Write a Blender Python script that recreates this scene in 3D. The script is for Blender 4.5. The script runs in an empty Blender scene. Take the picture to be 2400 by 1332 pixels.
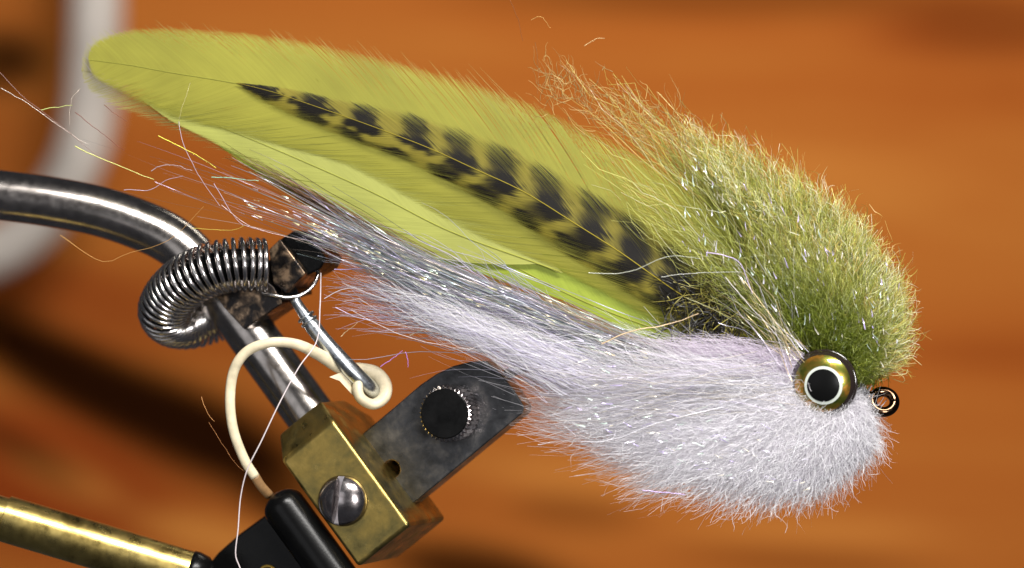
import bpy, bmesh, math
import numpy as np
from mathutils import Vector, Matrix

rng = np.random.default_rng(7)
sc = bpy.context.scene
C = sc.collection
# one unit = 100 photo pixels at the fly's plane = about 5.5 mm
sc.unit_settings.scale_length = 0.0055
D = 90.0

# ------------------------------------------------------------------ camera, light, exposure
cam = bpy.data.cameras.new("camera")
cam.lens = 135.0
cam.sensor_width = 36.0
cam.clip_start = 1.0
cam.clip_end = 600.0
cam.dof.use_dof = True
cam.dof.focus_distance = D - 0.4
cam.dof.aperture_fstop = 1.0
co = bpy.data.objects.new("camera", cam)
co.location = (0, -D, 0)
co.rotation_euler = (math.radians(90), 0, 0)
C.objects.link(co)
sc.camera = co
# aperture diameter in units = lens/1000/fstop (scene units are treated as metres)
APERTURE = 2.1
cam.dof.aperture_fstop = (cam.lens / 1000.0) / APERTURE

w = bpy.data.worlds.new("World")
sc.world = w
w.use_nodes = True
bg = w.node_tree.nodes["Background"]
bg.inputs[0].default_value = (0.85, 0.88, 1.0, 1)
bg.inputs[1].default_value = 0.05

def area(name, loc, target, size, power, col, size_y=None):
    l = bpy.data.lights.new(name, 'AREA')
    l.energy = power
    l.color = col
    l.shape = 'RECTANGLE'
    l.size = size
    l.size_y = size_y or size
    o = bpy.data.objects.new(name, l)
    o.location = loc
    d = Vector(target) - Vector(loc)
    o.rotation_euler = d.to_track_quat('-Z', 'Y').to_euler()
    C.objects.link(o)
    return o

area("key_softbox", (12, -44, 46), (0, 0, 0), 38, 78000, (1.0, 0.97, 0.93), 13)
area("fill_softbox", (20, -72, 2), (3, 0, -1), 16, 41000, (0.99, 0.975, 0.97))
area("left_fill_panel", (-48, -62, 4), (-4, 0, -3), 42, 4200, (0.97, 0.97, 1.0))  # unseen panel added as fill and for the brass face to reflect
area("backdrop_fill", (8, 20, 27), (4, 62, -9), 13, 6600, (1.0, 0.96, 0.84))  # unseen lamp added only to brighten the board behind

sc.view_settings.view_transform = 'Standard'
sc.view_settings.look = 'None'
sc.view_settings.exposure = 0.0
sc.view_settings.gamma = 1.0
sc.render.engine = 'CYCLES'
sc.cycles.use_denoising = True
sc.cycles.max_bounces = 16
sc.cycles.diffuse_bounces = 12
sc.cycles.transmission_bounces = 12
sc.cycles.glossy_bounces = 6

# ------------------------------------------------------------------ helpers
def P(px, py, y=0.0):
    s = (D + y) / D
    return np.array([(px - 1200) / 100.0 * s, y, (666 - py) / 100.0 * s])

def PP(pts, y=0.0):
    out = []
    for p in pts:
        yy = p[2] if len(p) > 2 else y
        out.append(P(p[0], p[1], yy))
    return np.array(out)

def catmull(pts, n):
    pts = np.asarray(pts, float)
    m = len(pts)
    if m == 2:
        t = np.linspace(0, 1, n)[:, None]
        return pts[0] * (1 - t) + pts[1] * t
    p = np.vstack([2 * pts[0] - pts[1], pts, 2 * pts[-1] - pts[-2]])
    d = np.r_[0, np.cumsum(np.linalg.norm(np.diff(pts, axis=0), axis=1))]
    q = np.linspace(0, d[-1], n)
    out = []
    for v in q:
        i = min(max(np.searchsorted(d, v, 'right') - 1, 0), m - 2)
        t = (v - d[i]) / max(d[i + 1] - d[i], 1e-9)
        a, b, c, e = p[i], p[i + 1], p[i + 2], p[i + 3]
        out.append(0.5 * (2 * b + (c - a) * t + (2 * a - 5 * b + 4 * c - e) * t * t + (3 * b - a - 3 * c + e) * t ** 3))
    return np.array(out)

def frames(path):
    T = np.gradient(path, axis=0)
    T /= np.linalg.norm(T, axis=1)[:, None] + 1e-12
    n = np.cross(T[0], [0, 1, 0])
    if np.linalg.norm(n) < 1e-3:
        n = np.cross(T[0], [1, 0, 0])
    n /= np.linalg.norm(n)
    N = [n]
    for i in range(1, len(path)):
        n = N[-1] - T[i] * np.dot(N[-1], T[i])
        n /= np.linalg.norm(n) + 1e-12
        N.append(n)
    N = np.array(N)
    return T, N, np.cross(T, N)

def link(name, me, mat, parent=None):
    o = bpy.data.objects.new(name, me)
    C.objects.link(o)
    if mat:
        me.materials.append(mat)
    if parent:
        o.parent = parent
    return o

def shade(me, smooth=True):
    me.polygons.foreach_set("use_smooth", [smooth] * len(me.polygons))

def mesh_from(name, verts, faces, mat, parent=None, smooth=True):
    me = bpy.data.meshes.new(name)
    me.from_pydata([tuple(v) for v in verts], [], faces)
    me.update()
    bm = bmesh.new(); bm.from_mesh(me)
    bmesh.ops.recalc_face_normals(bm, faces=bm.faces)
    bm.to_mesh(me); bm.free()
    shade(me, smooth)
    return link(name, me, mat, parent)

def sweep_data(path, rad, ns=12, cap=True, flat=1.0):
    path = np.asarray(path)
    n = len(path)
    rad = np.broadcast_to(np.asarray(rad, float), (n,))
    T, N, B = frames(path)
    a = np.linspace(0, 2 * np.pi, ns, endpoint=False)
    V = path[:, None] + rad[:, None, None] * (np.cos(a)[None, :, None] * N[:, None] + flat * np.sin(a)[None, :, None] * B[:, None])
    V = V.reshape(-1, 3)
    F = []
    for i in range(n - 1):
        for j in range(ns):
            k = (j + 1) % ns
            F.append((i * ns + j, i * ns + k, (i + 1) * ns + k, (i + 1) * ns + j))
    if cap:
        F.append(tuple(range(ns)))
        F.append(tuple(range((n - 1) * ns, n * ns)))
    return V, F

def sweep(name, path, rad, mat, parent=None, ns=12, flat=1.0):
    V, F = sweep_data(path, rad, ns, True, flat)
    return mesh_from(name, V, F, mat, parent)

def bevel(o, width, seg=3):
    m = o.modifiers.new("bevel", 'BEVEL')
    m.width = width; m.segments = seg
    m.limit_method = 'ANGLE'; m.angle_limit = math.radians(35)
    m.harden_normals = True
    return o

# rotated frame of the vise: A along the stem (down right), E across (down left), N away from the viewer
KA, KE = 0.983, 0.974
A = np.array([0.587, -0.179, -0.789]); A /= np.linalg.norm(A)
N_ = np.array([0.292, 0.956, 0.0])
N_ -= A * np.dot(A, N_); N_ /= np.linalg.norm(N_)
E = np.cross(A, N_); E /= np.linalg.norm(E)
if E[0] > 0: E = -E
Y0 = -0.3
O = P(781, 985, Y0)

def L(a, e, n):
    """local vise coordinates (in photo pixels) -> world"""
    return O + (A * a + E * e + N_ * n) / 100.0

def onN(px, py, n):
    """point on the plane at depth n along the vise's N axis that projects to a photo pixel"""
    cpos = np.array([0, -D, 0.0])
    d = P(px, py, 0) - cpos
    o = O + N_ * n / 100.0
    t = np.dot(o - cpos, N_) / np.dot(d, N_)
    return cpos + d * t

def plate(name, poly, n0, n1, mat, parent, bev=0.03, seg=2):
    f = [onN(x, y, n0) for x, y in poly]
    b = [p + N_ * (n1 - n0) / 100.0 for p in f]
    k = len(poly)
    F = [tuple(range(k)), tuple(range(2 * k - 1, k - 1, -1))]
    for i in range(k):
        j = (i + 1) % k
        F.append((i, i + k, j + k, j))
    o = mesh_from(name, f + b, F, mat, parent, True)
    bevel(o, bev, seg)
    return o

def tag(o, label=None, cat=None, kind=None, group=None):
    if label: o["label"] = label
    if cat: o["category"] = cat
    if kind: o["kind"] = kind
    if group: o["group"] = group
    return o

def empty(name, loc, label, cat):
    o = bpy.data.objects.new(name, None)
    o.location = (0, 0, 0)
    C.objects.link(o)
    tag(o, label, cat)
    return o

# ------------------------------------------------------------------ materials
def newmat(name):
    m = bpy.data.materials.new(name)
    m.use_nodes = True
    nt = m.node_tree
    return m, nt, nt.nodes["Principled BSDF"]

def ramp(nt, fac, stops):
    r = nt.nodes.new("ShaderNodeValToRGB")
    el = r.color_ramp.elements
    while len(el) < len(stops): el.new(0.5)
    for e, (p, c) in zip(el, stops):
        e.position = p; e.color = (*c, 1)
    nt.links.new(fac, r.inputs[0])
    return r.outputs[0]

def noise(nt, scale, detail=4, rough=0.55, vec=None, dist=0.0):
    n = nt.nodes.new("ShaderNodeTexNoise")
    n.inputs["Scale"].default_value = scale
    n.inputs["Detail"].default_value = detail
    n.inputs["Roughness"].default_value = rough
    n.inputs["Distortion"].default_value = dist
    if vec is not None: nt.links.new(vec, n.inputs["Vector"])
    return n.outputs["Fac"]

def objvec(nt, scale=(1, 1, 1), rot=(0, 0, 0)):
    t = nt.nodes.new("ShaderNodeTexCoord")
    m = nt.nodes.new("ShaderNodeMapping")
    m.inputs["Scale"].default_value = scale
    m.inputs["Rotation"].default_value = rot
    nt.links.new(t.outputs["Object"], m.inputs[0])
    return m.outputs[0]

def bump(nt, b, h, strength, dist=0.02):
    n = nt.nodes.new("ShaderNodeBump")
    n.inputs["Strength"].default_value = strength
    n.inputs["Distance"].default_value = dist
    nt.links.new(h, n.inputs["Height"])
    nt.links.new(n.outputs[0], b.inputs["Normal"])

def metal(name, stops, scale, rough, bstr=0.15, bscale=30, metallic=1.0, rvar=0.12):
    m, nt, b = newmat(name)
    v = objvec(nt)
    f = noise(nt, scale, 6, 0.62, v, 0.3)
    nt.links.new(ramp(nt, f, stops), b.inputs["Base Color"])
    b.inputs["Metallic"].default_value = metallic
    f2 = noise(nt, scale * 2.3, 5, 0.6, v)
    nt.links.new(ramp(nt, f2, [(0.3, (max(rough - rvar, .03),) * 3), (0.7, (rough + rvar,) * 3)]), b.inputs["Roughness"])
    bump(nt, b, noise(nt, bscale, 4, 0.6, v), bstr)
    return m

M_steel = metal("gunmetal steel", [(0.35, (.34, .31, .285)), (0.65, (.50, .46, .43))], 3.0, 0.22, 0.008, 12, 1.0, 0.04)
M_screw = metal("bright screw steel", [(0.3, (.36, .31, .30)), (0.7, (.6, .56, .56))], 4.0, 0.2, 0.03, 12, 1.0, .05)
M_spring = metal("spring wire steel", [(0.3, (.55, .52, .5)), (0.7, (.74, .71, .7))], 6.0, 0.2, 0.01, 20, 1.0, .05)
M_zinc = metal("zinc plated steel", [(0.3, (.46, .49, .52)), (0.7, (.74, .78, .80))], 5.0, 0.3, 0.03, 12, 1.0, .06)
def scratch(m, sc3, st):
    nt = m.node_tree; b = nt.nodes["Principled BSDF"]
    f = noise(nt, 1.0, 3, 0.7, objvec(nt, sc3, (0, math.radians(52), 0)))
    n = nt.nodes.new("ShaderNodeBump"); n.inputs["Strength"].default_value = st; n.inputs["Distance"].default_value = .02
    nt.links.new(f, n.inputs["Height"])
    if b.inputs["Normal"].is_linked: nt.links.new(b.inputs["Normal"].links[0].from_socket, n.inputs["Normal"])
    nt.links.new(n.outputs[0], b.inputs["Normal"])
M_jaw = metal("blackened tool steel", [(0.3, (.028, .029, .031)), (0.52, (.065, .066, .07)), (0.75, (.15, .142, .135))], 2.2, 0.4, 0.1, 20, 0.8)
M_black = metal("black oxide", [(0.35, (.002, .002, .002)), (0.7, (.006, .006, .006))], 3.0, 0.3, 0.08, 14, 0.0)
M_black.node_tree.nodes["Principled BSDF"].inputs["Specular IOR Level"].default_value = 0.1
M_worn = metal("worn black oxide over copper", [(0.47, (.03, .027, .027)), (0.55, (.14, .10, .07)), (0.64, (.55, .38, .24))], 2.6, 0.34, 0.2, 12, 0.9)
M_brass = metal("tarnished brass", [(0.26, (.10, .085, .035)), (0.40, (.27, .215, .075)), (0.55, (.44, .315, .09)), (0.75, (.66, .47, .14))], 1.3, 0.36, 0.10, 14)
M_rod = metal("polished brass", [(0.32, (.25, .18, .055)), (0.46, (.55, .41, .13)), (0.75, (.68, .53, .19))], 1.2, 0.3, 0.02, 10, 1.0, .07)
M_edge = metal("wood reflection tint", [(0.35, (.36, .24, .13)), (0.6, (.62, .46, .28))], 2.5, 0.4, 0.1, 14)  # bronze tint puts the board's reflection into the jaw sides' colour
scratch(M_brass, (60, 3, 3), .12); scratch(M_jaw, (3, 3, 50), .10)
M_bronze = metal("black bronze wire", [(0.3, (.05, .03, .018)), (0.7, (.14, .085, .05))], 4, 0.14, 0.02, 30)

def plain(name, col, rough, metallic=0.0, coat=0.0, sub=0.0, nscale=None):
    m, nt, b = newmat(name)
    b.inputs["Base Color"].default_value = (*col, 1)
    b.inputs["Roughness"].default_value = rough
    b.inputs["Metallic"].default_value = metallic
    b.inputs["Coat Weight"].default_value = coat
    b.inputs["Coat Roughness"].default_value = 0.03
    if nscale:
        v = objvec(nt)
        f = noise(nt, nscale, 5, 0.6, v)
        nt.links.new(ramp(nt, f, [(0.3, tuple(c * 0.72 for c in col)), (0.7, tuple(min(c * 1.15, 1) for c in col))]), b.inputs["Base Color"])
        bump(nt, b, noise(nt, nscale * 6, 3, 0.6, v), 0.1)
    return m

M_rubber = plain("black rubber", (.003, .003, .003), 0.26, nscale=3)
M_rubber.node_tree.nodes["Principled BSDF"].inputs["Specular IOR Level"].default_value = 0.22
M_band = plain("cream latex", (.72, .62, .42), 0.5, nscale=2.5)
M_bandold = plain("aged brown latex", (.34, .19, .08), 0.5, nscale=3)
M_thread = plain("white thread", (.62, .54, .54), 0.4)
M_gold = plain("gold paint", (.65, .42, .08), 0.35, 0.8)
M_pole = plain("grey white enamel", (.56, .50, .45), 0.5, nscale=0.4)
M_pupil = plain("black pupil", (.004, .004, .004), 0.3)
M_pupil.node_tree.nodes["Principled BSDF"].inputs["Specular IOR Level"].default_value = 0.12
M_ring = plain("white eye ring", (.52, .56, .50), 0.4, coat=0.6)
M_rim = plain("dark eye rim", (.018, .012, .01), 0.15, coat=1.0)
M_core = plain("thread wrap", (.5, .5, .52), 0.7, nscale=6)
M_coreg = plain("olive thread wrap", (.07, .09, .015), 0.7, nscale=6)

def iris_mat():
    m, nt, b = newmat("holographic iris")
    v = objvec(nt)
    f = noise(nt, 2.4, 4, 0.6, v, 0.8)
    nt.links.new(ramp(nt, f, [(0.30, (.05, .075, .008)), (0.44, (.13, .13, .014)), (0.54, (.22, .14, .02)), (0.62, (.46, .2, .025)), (0.72, (.18, .28, .02))]), b.inputs["Base Color"])
    b.inputs["Metallic"].default_value = 0.75
    b.inputs["Roughness"].default_value = 0.3
    b.inputs["Coat Weight"].default_value = 1.0
    b.inputs["Coat Roughness"].default_value = 0.02
    return m
M_iris = iris_mat()

def fibre_mat(name, glossw, rough, transl, metallic=False):
    m = bpy.data.materials.new(name)
    m.use_nodes = True
    nt = m.node_tree
    nt.nodes.clear()
    out = nt.nodes.new("ShaderNodeOutputMaterial")
    at = nt.nodes.new("ShaderNodeAttribute"); at.attribute_name = "tint"
    d = nt.nodes.new("ShaderNodeBsdfDiffuse")
    t = nt.nodes.new("ShaderNodeBsdfTranslucent")
    g = nt.nodes.new("ShaderNodeBsdfGlossy")
    g.inputs["Roughness"].default_value = rough
    m1 = nt.nodes.new("ShaderNodeMixShader"); m1.inputs[0].default_value = transl
    m2 = nt.nodes.new("ShaderNodeMixShader"); m2.inputs[0].default_value = glossw
    nt.links.new(at.outputs["Color"], d.inputs[0])
    nt.links.new(at.outputs["Color"], t.inputs[0])
    if metallic:
        nt.links.new(at.outputs["Color"], g.inputs[0])
    else:
        mx = nt.nodes.new("ShaderNodeMix"); mx.data_type = 'RGBA'
        mx.inputs[0].default_value = 0.5
        nt.links.new(at.outputs["Color"], mx.inputs[6])
        mx.inputs[7].default_value = (1, 1, 1, 1)
        nt.links.new(mx.outputs[2], g.inputs[0])
    nt.links.new(d.outputs[0], m1.inputs[1]); nt.links.new(t.outputs[0], m1.inputs[2])
    nt.links.new(m1.outputs[0], m2.inputs[1]); nt.links.new(g.outputs[0], m2.inputs[2])
    nt.links.new(m2.outputs[0], out.inputs[0])
    return m

M_fur = fibre_mat("synthetic dubbing fibre", 0.07, 0.4, 0.30)
M_white = fibre_mat("fluffy white fibre", 0.03, 0.45, 0.42)
M_flash = fibre_mat("iridescent flash fibre", 0.16, 0.2, 0.28, True)
M_feather = fibre_mat("dyed feather barb", 0.02, 0.5, 0.38)

# ------------------------------------------------------------------ setting: wooden board far behind, grey tube
def wood_mat():
    m, nt, b = newmat("stained wood")
    v = objvec(nt, (0.035, 1, 0.22), (0, math.radians(-6), 0))
    f = noise(nt, 1.0, 5, 0.55, v, 0.4)
    c = ramp(nt, f, [(0.25, (.30, .062, .010)), (0.42, (.43, .116, .020)), (0.58, (.48, .150, .027)), (0.75, (.56, .215, .042))])
    # dark, red and orange patches; the lower left dark band is painted shadow
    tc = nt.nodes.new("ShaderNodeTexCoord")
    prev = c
    for (x, z, rx, rz, rot, s, kc) in BOARD_PATCHES:
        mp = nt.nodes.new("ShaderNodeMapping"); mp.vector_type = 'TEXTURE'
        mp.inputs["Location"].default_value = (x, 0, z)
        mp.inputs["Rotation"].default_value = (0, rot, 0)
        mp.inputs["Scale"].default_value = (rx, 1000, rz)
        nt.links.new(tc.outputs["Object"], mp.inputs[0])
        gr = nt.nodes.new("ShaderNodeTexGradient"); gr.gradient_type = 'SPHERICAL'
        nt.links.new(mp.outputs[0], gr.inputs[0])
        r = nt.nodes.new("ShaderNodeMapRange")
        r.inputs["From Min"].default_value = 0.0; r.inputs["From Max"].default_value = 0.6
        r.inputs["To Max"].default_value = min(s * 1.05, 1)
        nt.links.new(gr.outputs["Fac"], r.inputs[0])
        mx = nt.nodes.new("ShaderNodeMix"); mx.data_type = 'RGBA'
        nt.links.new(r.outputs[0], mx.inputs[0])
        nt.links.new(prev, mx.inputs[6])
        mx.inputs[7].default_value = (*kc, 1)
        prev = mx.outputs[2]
    nt.links.new(prev, b.inputs["Base Color"])
    b.inputs["Roughness"].default_value = 0.6
    b.inputs["Specular IOR Level"].default_value = 0.0
    bump(nt, b, noise(nt, 6, 4, 0.6, objvec(nt, (0.05, 1, 1))), 0.2, 0.05)
    return m

BY = 62.0
S_ = (D + BY) / D
def bk(px, py):
    return ((px - 1200) / 100 * S_, (666 - py) / 100 * S_)
BOARD_PATCHES = []
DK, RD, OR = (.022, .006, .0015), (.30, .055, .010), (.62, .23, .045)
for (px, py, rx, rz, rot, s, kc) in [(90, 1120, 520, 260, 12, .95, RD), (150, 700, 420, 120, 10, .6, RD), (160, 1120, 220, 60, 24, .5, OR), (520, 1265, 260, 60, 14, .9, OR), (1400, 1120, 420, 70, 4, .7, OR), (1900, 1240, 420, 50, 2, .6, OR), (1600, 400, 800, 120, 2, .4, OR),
                                 (5, 140, 150, 100, 0, .85, DK), (480, 1020, 440, 140, 25, 1, DK), (120, 850, 330, 110, 28, 1, DK), (300, 940, 440, 110, 24, 1, DK), (60, 1060, 200, 40, 30, .6, DK), (640, 1180, 150, 60, 30, .7, DK),  # diagonal band: the stem's cast shadow put into the board's colour
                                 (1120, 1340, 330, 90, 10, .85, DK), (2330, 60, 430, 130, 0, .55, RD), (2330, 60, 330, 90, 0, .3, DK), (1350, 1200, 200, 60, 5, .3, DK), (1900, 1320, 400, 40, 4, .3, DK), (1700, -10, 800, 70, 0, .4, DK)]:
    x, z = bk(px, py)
    BOARD_PATCHES.append((x, z, rx / 100 * S_, rz / 100 * S_, math.radians(rot), s, kc))
bm = bmesh.new()
bmesh.ops.create_cube(bm, size=1)
bmesh.ops.scale(bm, vec=(90, 2, 56), verts=bm.verts)
me = bpy.data.meshes.new("wooden_backdrop"); bm.to_mesh(me); bm.free()
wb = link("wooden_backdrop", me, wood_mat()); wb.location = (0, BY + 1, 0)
tag(wb, "orange brown stained wooden board filling the blurred background", None, "structure")

pp = catmull(PP([(228, -260), (226, -60), (222, 120), (212, 260), (185, 370), (130, 470), (50, 555), (-60, 610), (-220, 640)], 55.0), 60)
tube = sweep("grey_tube", pp, 1.03, M_pole, None, 24)
tag(tube, "blurred grey white tube curving down behind the feather tip at far left", "tube")

# ------------------------------------------------------------------ the vise
vise = empty("fly_tying_vise", (0, 0, 0), "metal fly tying vise with brass block, dark jaws and curved gunmetal stem", "vise")

# stem tube: straight inside the block along A then curving off to the left
ax = lambda a: L(a, 84, 150)
stem_pts = [ax(60), ax(-60), ax(-200), ax(-330), ax(-420)]
yb = stem_pts[-1][1]
stem_pts += list(PP([(452, 606, yb + .12), (400, 562, yb + .2), (330, 528, yb + .25), (230, 495, yb + .3), (110, 472, yb + .3), (0, 458, yb + .3), (-160, 440, yb + .3), (-400, 415, yb + .3)]))
stem = sweep("stem", catmull(stem_pts, 90), 0.61, M_steel, vise, 40)

# brass block: prism with a turned, tapered top
def block():
    Wd, Dp, H = 163.0, 277.0, 307.0
    def sq(a, i, j=None):
        j = i if j is None else j
        return [L(a, i, j), L(a, Wd - i, j), L(a, Wd - i, Dp - j), L(a, i, Dp - j)]
    V = sq(H, 0) + sq(0, 0) + sq(-66, 16, 56)
    F = [(0, 1, 2, 3), (8, 9, 10, 11)]
    for r in (0, 4):
        for i in range(4):
            j = (i + 1) % 4
            F.append((r + i, r + j, r + 4 + j, r + 4 + i))
    o = mesh_from("brass_block", V, F, M_brass, vise)
    bevel(o, 0.10, 4)
    return o
block()

# dome screw with a slot on the block's front face
def dome_screw():
    c = onN(803, 1174, -2)
    R, Hh, ws, dp = 0.60, 0.34, 0.08, 0.25
    sd = A * 0.62 + -E * 0.0
    up = np.array([0.12, 0, 1.0]); up -= N_ * np.dot(up, N_); up /= np.linalg.norm(up)
    rt = np.cross(up, N_); rt /= np.linalg.norm(rt)
    if rt[0] < 0: rt = -rt
    def hgt(u, v):
        q = max(0.0, 1 - (u * u + v * v) / (R * R))
        return Hh * q ** 0.5
    V, F = [], []
    def strip(us, flat=None):
        nv = 25
        base = len(V)
        for u in us:
            m = math.sqrt(max(R * R - u * u, 0))
            for k in range(nv):
                v = math.sin((k / (nv - 1) - .5) * math.pi) * m
                h = hgt(u, v) if flat is None else max(min(hgt(u, v) - 0.0, Hh - dp), 0) if hgt(u, v) < Hh - dp else Hh - dp
                V.append(c + rt * u + up * v - N_ * h)
        for i in range(len(us) - 1):
            for k in range(nv - 1):
                F.append((base + i * nv + k, base + i * nv + k + 1, base + (i + 1) * nv + k + 1, base + (i + 1) * nv + k))
        return base, nv
    off = -0.06
    l = [off - ws - (off - ws + R) * math.sin(t) for t in np.linspace(math.pi / 2, 0, 14)]
    r = [off + ws + (R - off - ws) * math.sin(t) for t in np.linspace(0, math.pi / 2, 14)]
    b1, nv = strip(l)
    b2, _ = strip(r)
    b3, _ = strip([off - ws, off + ws], True)
    for k in range(nv - 1):
        e = b1 + (len(l) - 1) * nv
        F.append((e + k, e + k + 1, b3 + k + 1, b3 + k))
        F.append((b2 + k, b2 + k + 1, b3 + nv + k + 1, b3 + nv + k))
    me = bpy.data.meshes.new("screw"); me.from_pydata([tuple(v) for v in V], [], F); me.update()
    bm = bmesh.new(); bm.from_mesh(me); bmesh.ops.recalc_face_normals(bm, faces=bm.faces); bm.to_mesh(me); bm.free()
    shade(me, True)
    me.set_sharp_from_angle(angle=math.radians(40))
    return link("screw", me, M_screw, vise)
dome_screw()

# jaws: two plates with a gap, the front one with a round hole
def jaw(name, poly, n0, n1, hole=None):
    if not hole:
        return plate(name, poly, n0, n1, M_jaw, vise, 0.05, 3)
    cx, cy, r = hole
    ring = [(cx + r * math.cos(t), cy + r * 1.05 * math.sin(t)) for t in np.linspace(0, 2 * math.pi, 24, endpoint=False)]
    bm = bmesh.new()
    lo = []
    for poly_ in (poly, ring):
        vs = [bm.verts.new(onN(x, y, n0)) for x, y in poly_]
        es = [bm.edges.new((vs[i], vs[(i + 1) % len(vs)])) for i in range(len(vs))]
        lo += es
    bmesh.ops.triangle_fill(bm, edges=lo, use_beauty=True)
    g = bmesh.ops.extrude_face_region(bm, geom=bm.faces[:])
    bmesh.ops.translate(bm, vec=Vector(N_ * (n1 - n0) / 100), verts=[v for v in g["geom"] if isinstance(v, bmesh.types.BMVert)])
    bmesh.ops.recalc_face_normals(bm, faces=bm.faces)
    me = bpy.data.meshes.new(name); bm.to_mesh(me); bm.free()
    shade(me, True)
    o = link(name, me, M_jaw, vise)
    bevel(o, 0.04, 3)
    return o
J = [(800, 1060), (846, 1020), (915, 962), (985, 902), (1022, 877), (1062, 858), (1102, 848), (1140, 846), (1170, 872), (1205, 915), (1228, 952), (1226, 968), (1205, 985), (1010, 1146), (968, 1180), (925, 1215)]
for jo in (jaw("jaw", J, 133, 196, (917, 1100, 20)), jaw("jaw", J, 206, 275)):
    jo.data.materials.append(M_edge)
    for p_ in jo.data.polygons:
        if abs(np.dot(np.array(p_.normal), N_)) < .5: p_.material_index = 1
# knurled thumb screw
tc_ = onN(1062, 968, 133)
def thumb_screw():
    n = 72
    V, F = [], []
    prof = [(0.66, 0.0, 0), (0.68, 0.08, 1), (0.68, 0.5, 1), (0.64, 0.58, 1), (0.56, 0.62, 0), (0.50, 0.60, 0), (0.0, 0.58, 0)]
    for (r, h, kn) in prof:
        for i in range(n):
            t = 2 * math.pi * i / n
            rr = r - (0.06 if (kn and i % 2) else 0)
            V.append(tc_ + (A * math.cos(t) + E * math.sin(t)) * rr - N_ * h)
    for k in range(len(prof) - 1):
        for i in range(n):
            j = (i + 1) % n
            F.append((k * n + i, k * n + j, (k + 1) * n + j, (k + 1) * n + i))
    o = mesh_from("thumb_screw", V, F, M_screw, vise, False)
    V, F = [], []
    prof = [(0.575, 0.605), (0.585, 0.64), (0.56, 0.66), (0.0, 0.665)]
    for (r, h) in prof:
        for i in range(n):
            t = 2 * math.pi * i / n
            V.append(tc_ + (A * math.cos(t) + E * math.sin(t)) * r - N_ * h)
    for k in range(len(prof) - 1):
        for i in range(n):
            j = (i + 1) % n
            F.append((k * n + i, k * n + j, (k + 1) * n + j, (k + 1) * n + i))
    mesh_from("thumb_screw_face", V, F, M_black, o, False)
thumb_screw()

# black collar clip on the stem
plate("collar", [(505, 694), (525, 722), (572, 773), (662, 711), (640, 672), (600, 640)], 78, 215, M_worn, vise, 0.03)
plate("collar", [(655, 562), (689, 540), (716, 543), (734, 565), (764, 606), (750, 630), (728, 642), (714, 648), (690, 668)], 96, 220, M_black, vise, 0.05)
plate("collar", [(629, 586), (656, 560), (716, 641), (668, 687), (640, 664)], 78, 220, M_worn, vise, 0.03)
plate("collar", [(600, 640), (640, 600), (690, 660), (700, 690), (650, 705)], 120, 220, M_black, vise, 0.03)

# spring wound round the collar: one helix along a curved centre line
cy = L(-300, 84, 138)[1]
cl = catmull(PP([(622, 622, cy - 1.15), (560, 620, cy - 1.25), (500, 630, cy - 1.2), (445, 655, cy - .95), (404, 690, cy - .5), (386, 728, cy), (404, 752, cy + .6), (446, 756, cy + 1.05), (500, 742, cy + 1.25), (560, 720, cy + 1.2)]), 400)
d_ = np.r_[0, np.cumsum(np.linalg.norm(np.diff(cl, axis=0), axis=1))]
turns = int(d_[-1] / 0.155)
n_ = turns * 20
q = np.linspace(0, d_[-1], n_)
cc = np.stack([np.interp(q, d_, cl[:, k]) for k in range(3)], 1)
T, Nn, Bb = frames(cc)
ph = np.linspace(0, turns * 2 * np.pi, n_)
R_ = 0.60
hel = cc + R_ * (np.cos(ph)[:, None] * Nn + np.sin(ph)[:, None] * Bb)
# loose end wire that loops under the collar
sweep("spring_shade_fill", cl[4:], 0.38, M_black, vise, 24)  # black filler added as the shade inside the empty coils
sweep("spring", hel, 0.060, M_spring, vise, 8)
end = hel[0]
yw = L(-300, 84, 60)[1]
sweep("spring_end", catmull(np.vstack([hel[8:9], PP([(612, 676, yw), (640, 692, yw - .1), (680, 698, yw - .1), (715, 686, yw - .05), (740, 660, yw), (749, 625, yw + .15)])]), 40), 0.05, M_spring, vise, 10)

# zinc hooked pin below the collar
yp = L(-150, -60, 60)[1]
pin = catmull(PP([(690, 700, yp), (712, 735, yp), (752, 790, yp - .1), (795, 838, yp - .15), (835, 880, yp - .1), (868, 912, yp + .1), (880, 930, yp + .5)]), 50)
pr = np.interp(np.linspace(0, 1, 50), [0, .1, .18, .24, .3, 1], [.12, .13, .15, .2, .19, .205])
sweep("pin", pin, pr, M_zinc, vise, 20)
for t in (0.17, 0.22):
    i = int(t * 49)
    p = pin[i]; dr = pin[i + 1] - pin[i]; dr /= np.linalg.norm(dr)
    sweep("pin_ring", np.array([p - dr * .035, p - dr * .02, p + dr * .02, p + dr * .035]), [.2, .226, .226, .2], M_zinc, vise, 20)

# black grip, body and brass lever
yg = L(180, 170, 60)[1]
g0 = P(668, 1190, yg)
gp = [g0 + A * s for s in np.linspace(-0.42, 3.2, 40)]
gr = [0.52 * math.sqrt(max(1 - ((0.42 - (s + .42)) / .42) ** 2, 0.003)) if s < 0 else 0.52 for s in np.linspace(-0.42, 3.2, 40)]
sweep("grip", np.array(gp), gr, M_rubber, vise, 28)
plate("lever_body", [(430, 1420), (470, 1345), (510, 1296), (560, 1252), (625, 1205), (700, 1230), (760, 1300), (830, 1420)], 120, 250, M_rubber, vise, 0.06)
yl = L(180, 170, 120)[1]
lv = np.array([P(-160, 1165, yl), P(15, 1218, yl), P(22, 1220, yl), P(445, 1345, yl)])
def lever():
    a, b = lv[0], lv[3]
    d = (b - a)
    ts = [0, .28, .283, .6, 1.0]
    rr = [.50, .50, .555, .555, .545]
    pts = np.array([a + d * t for t in ts])
    return sweep("lever_rod", pts, rr, M_rod, vise, 48)
lv_o = lever()
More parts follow.
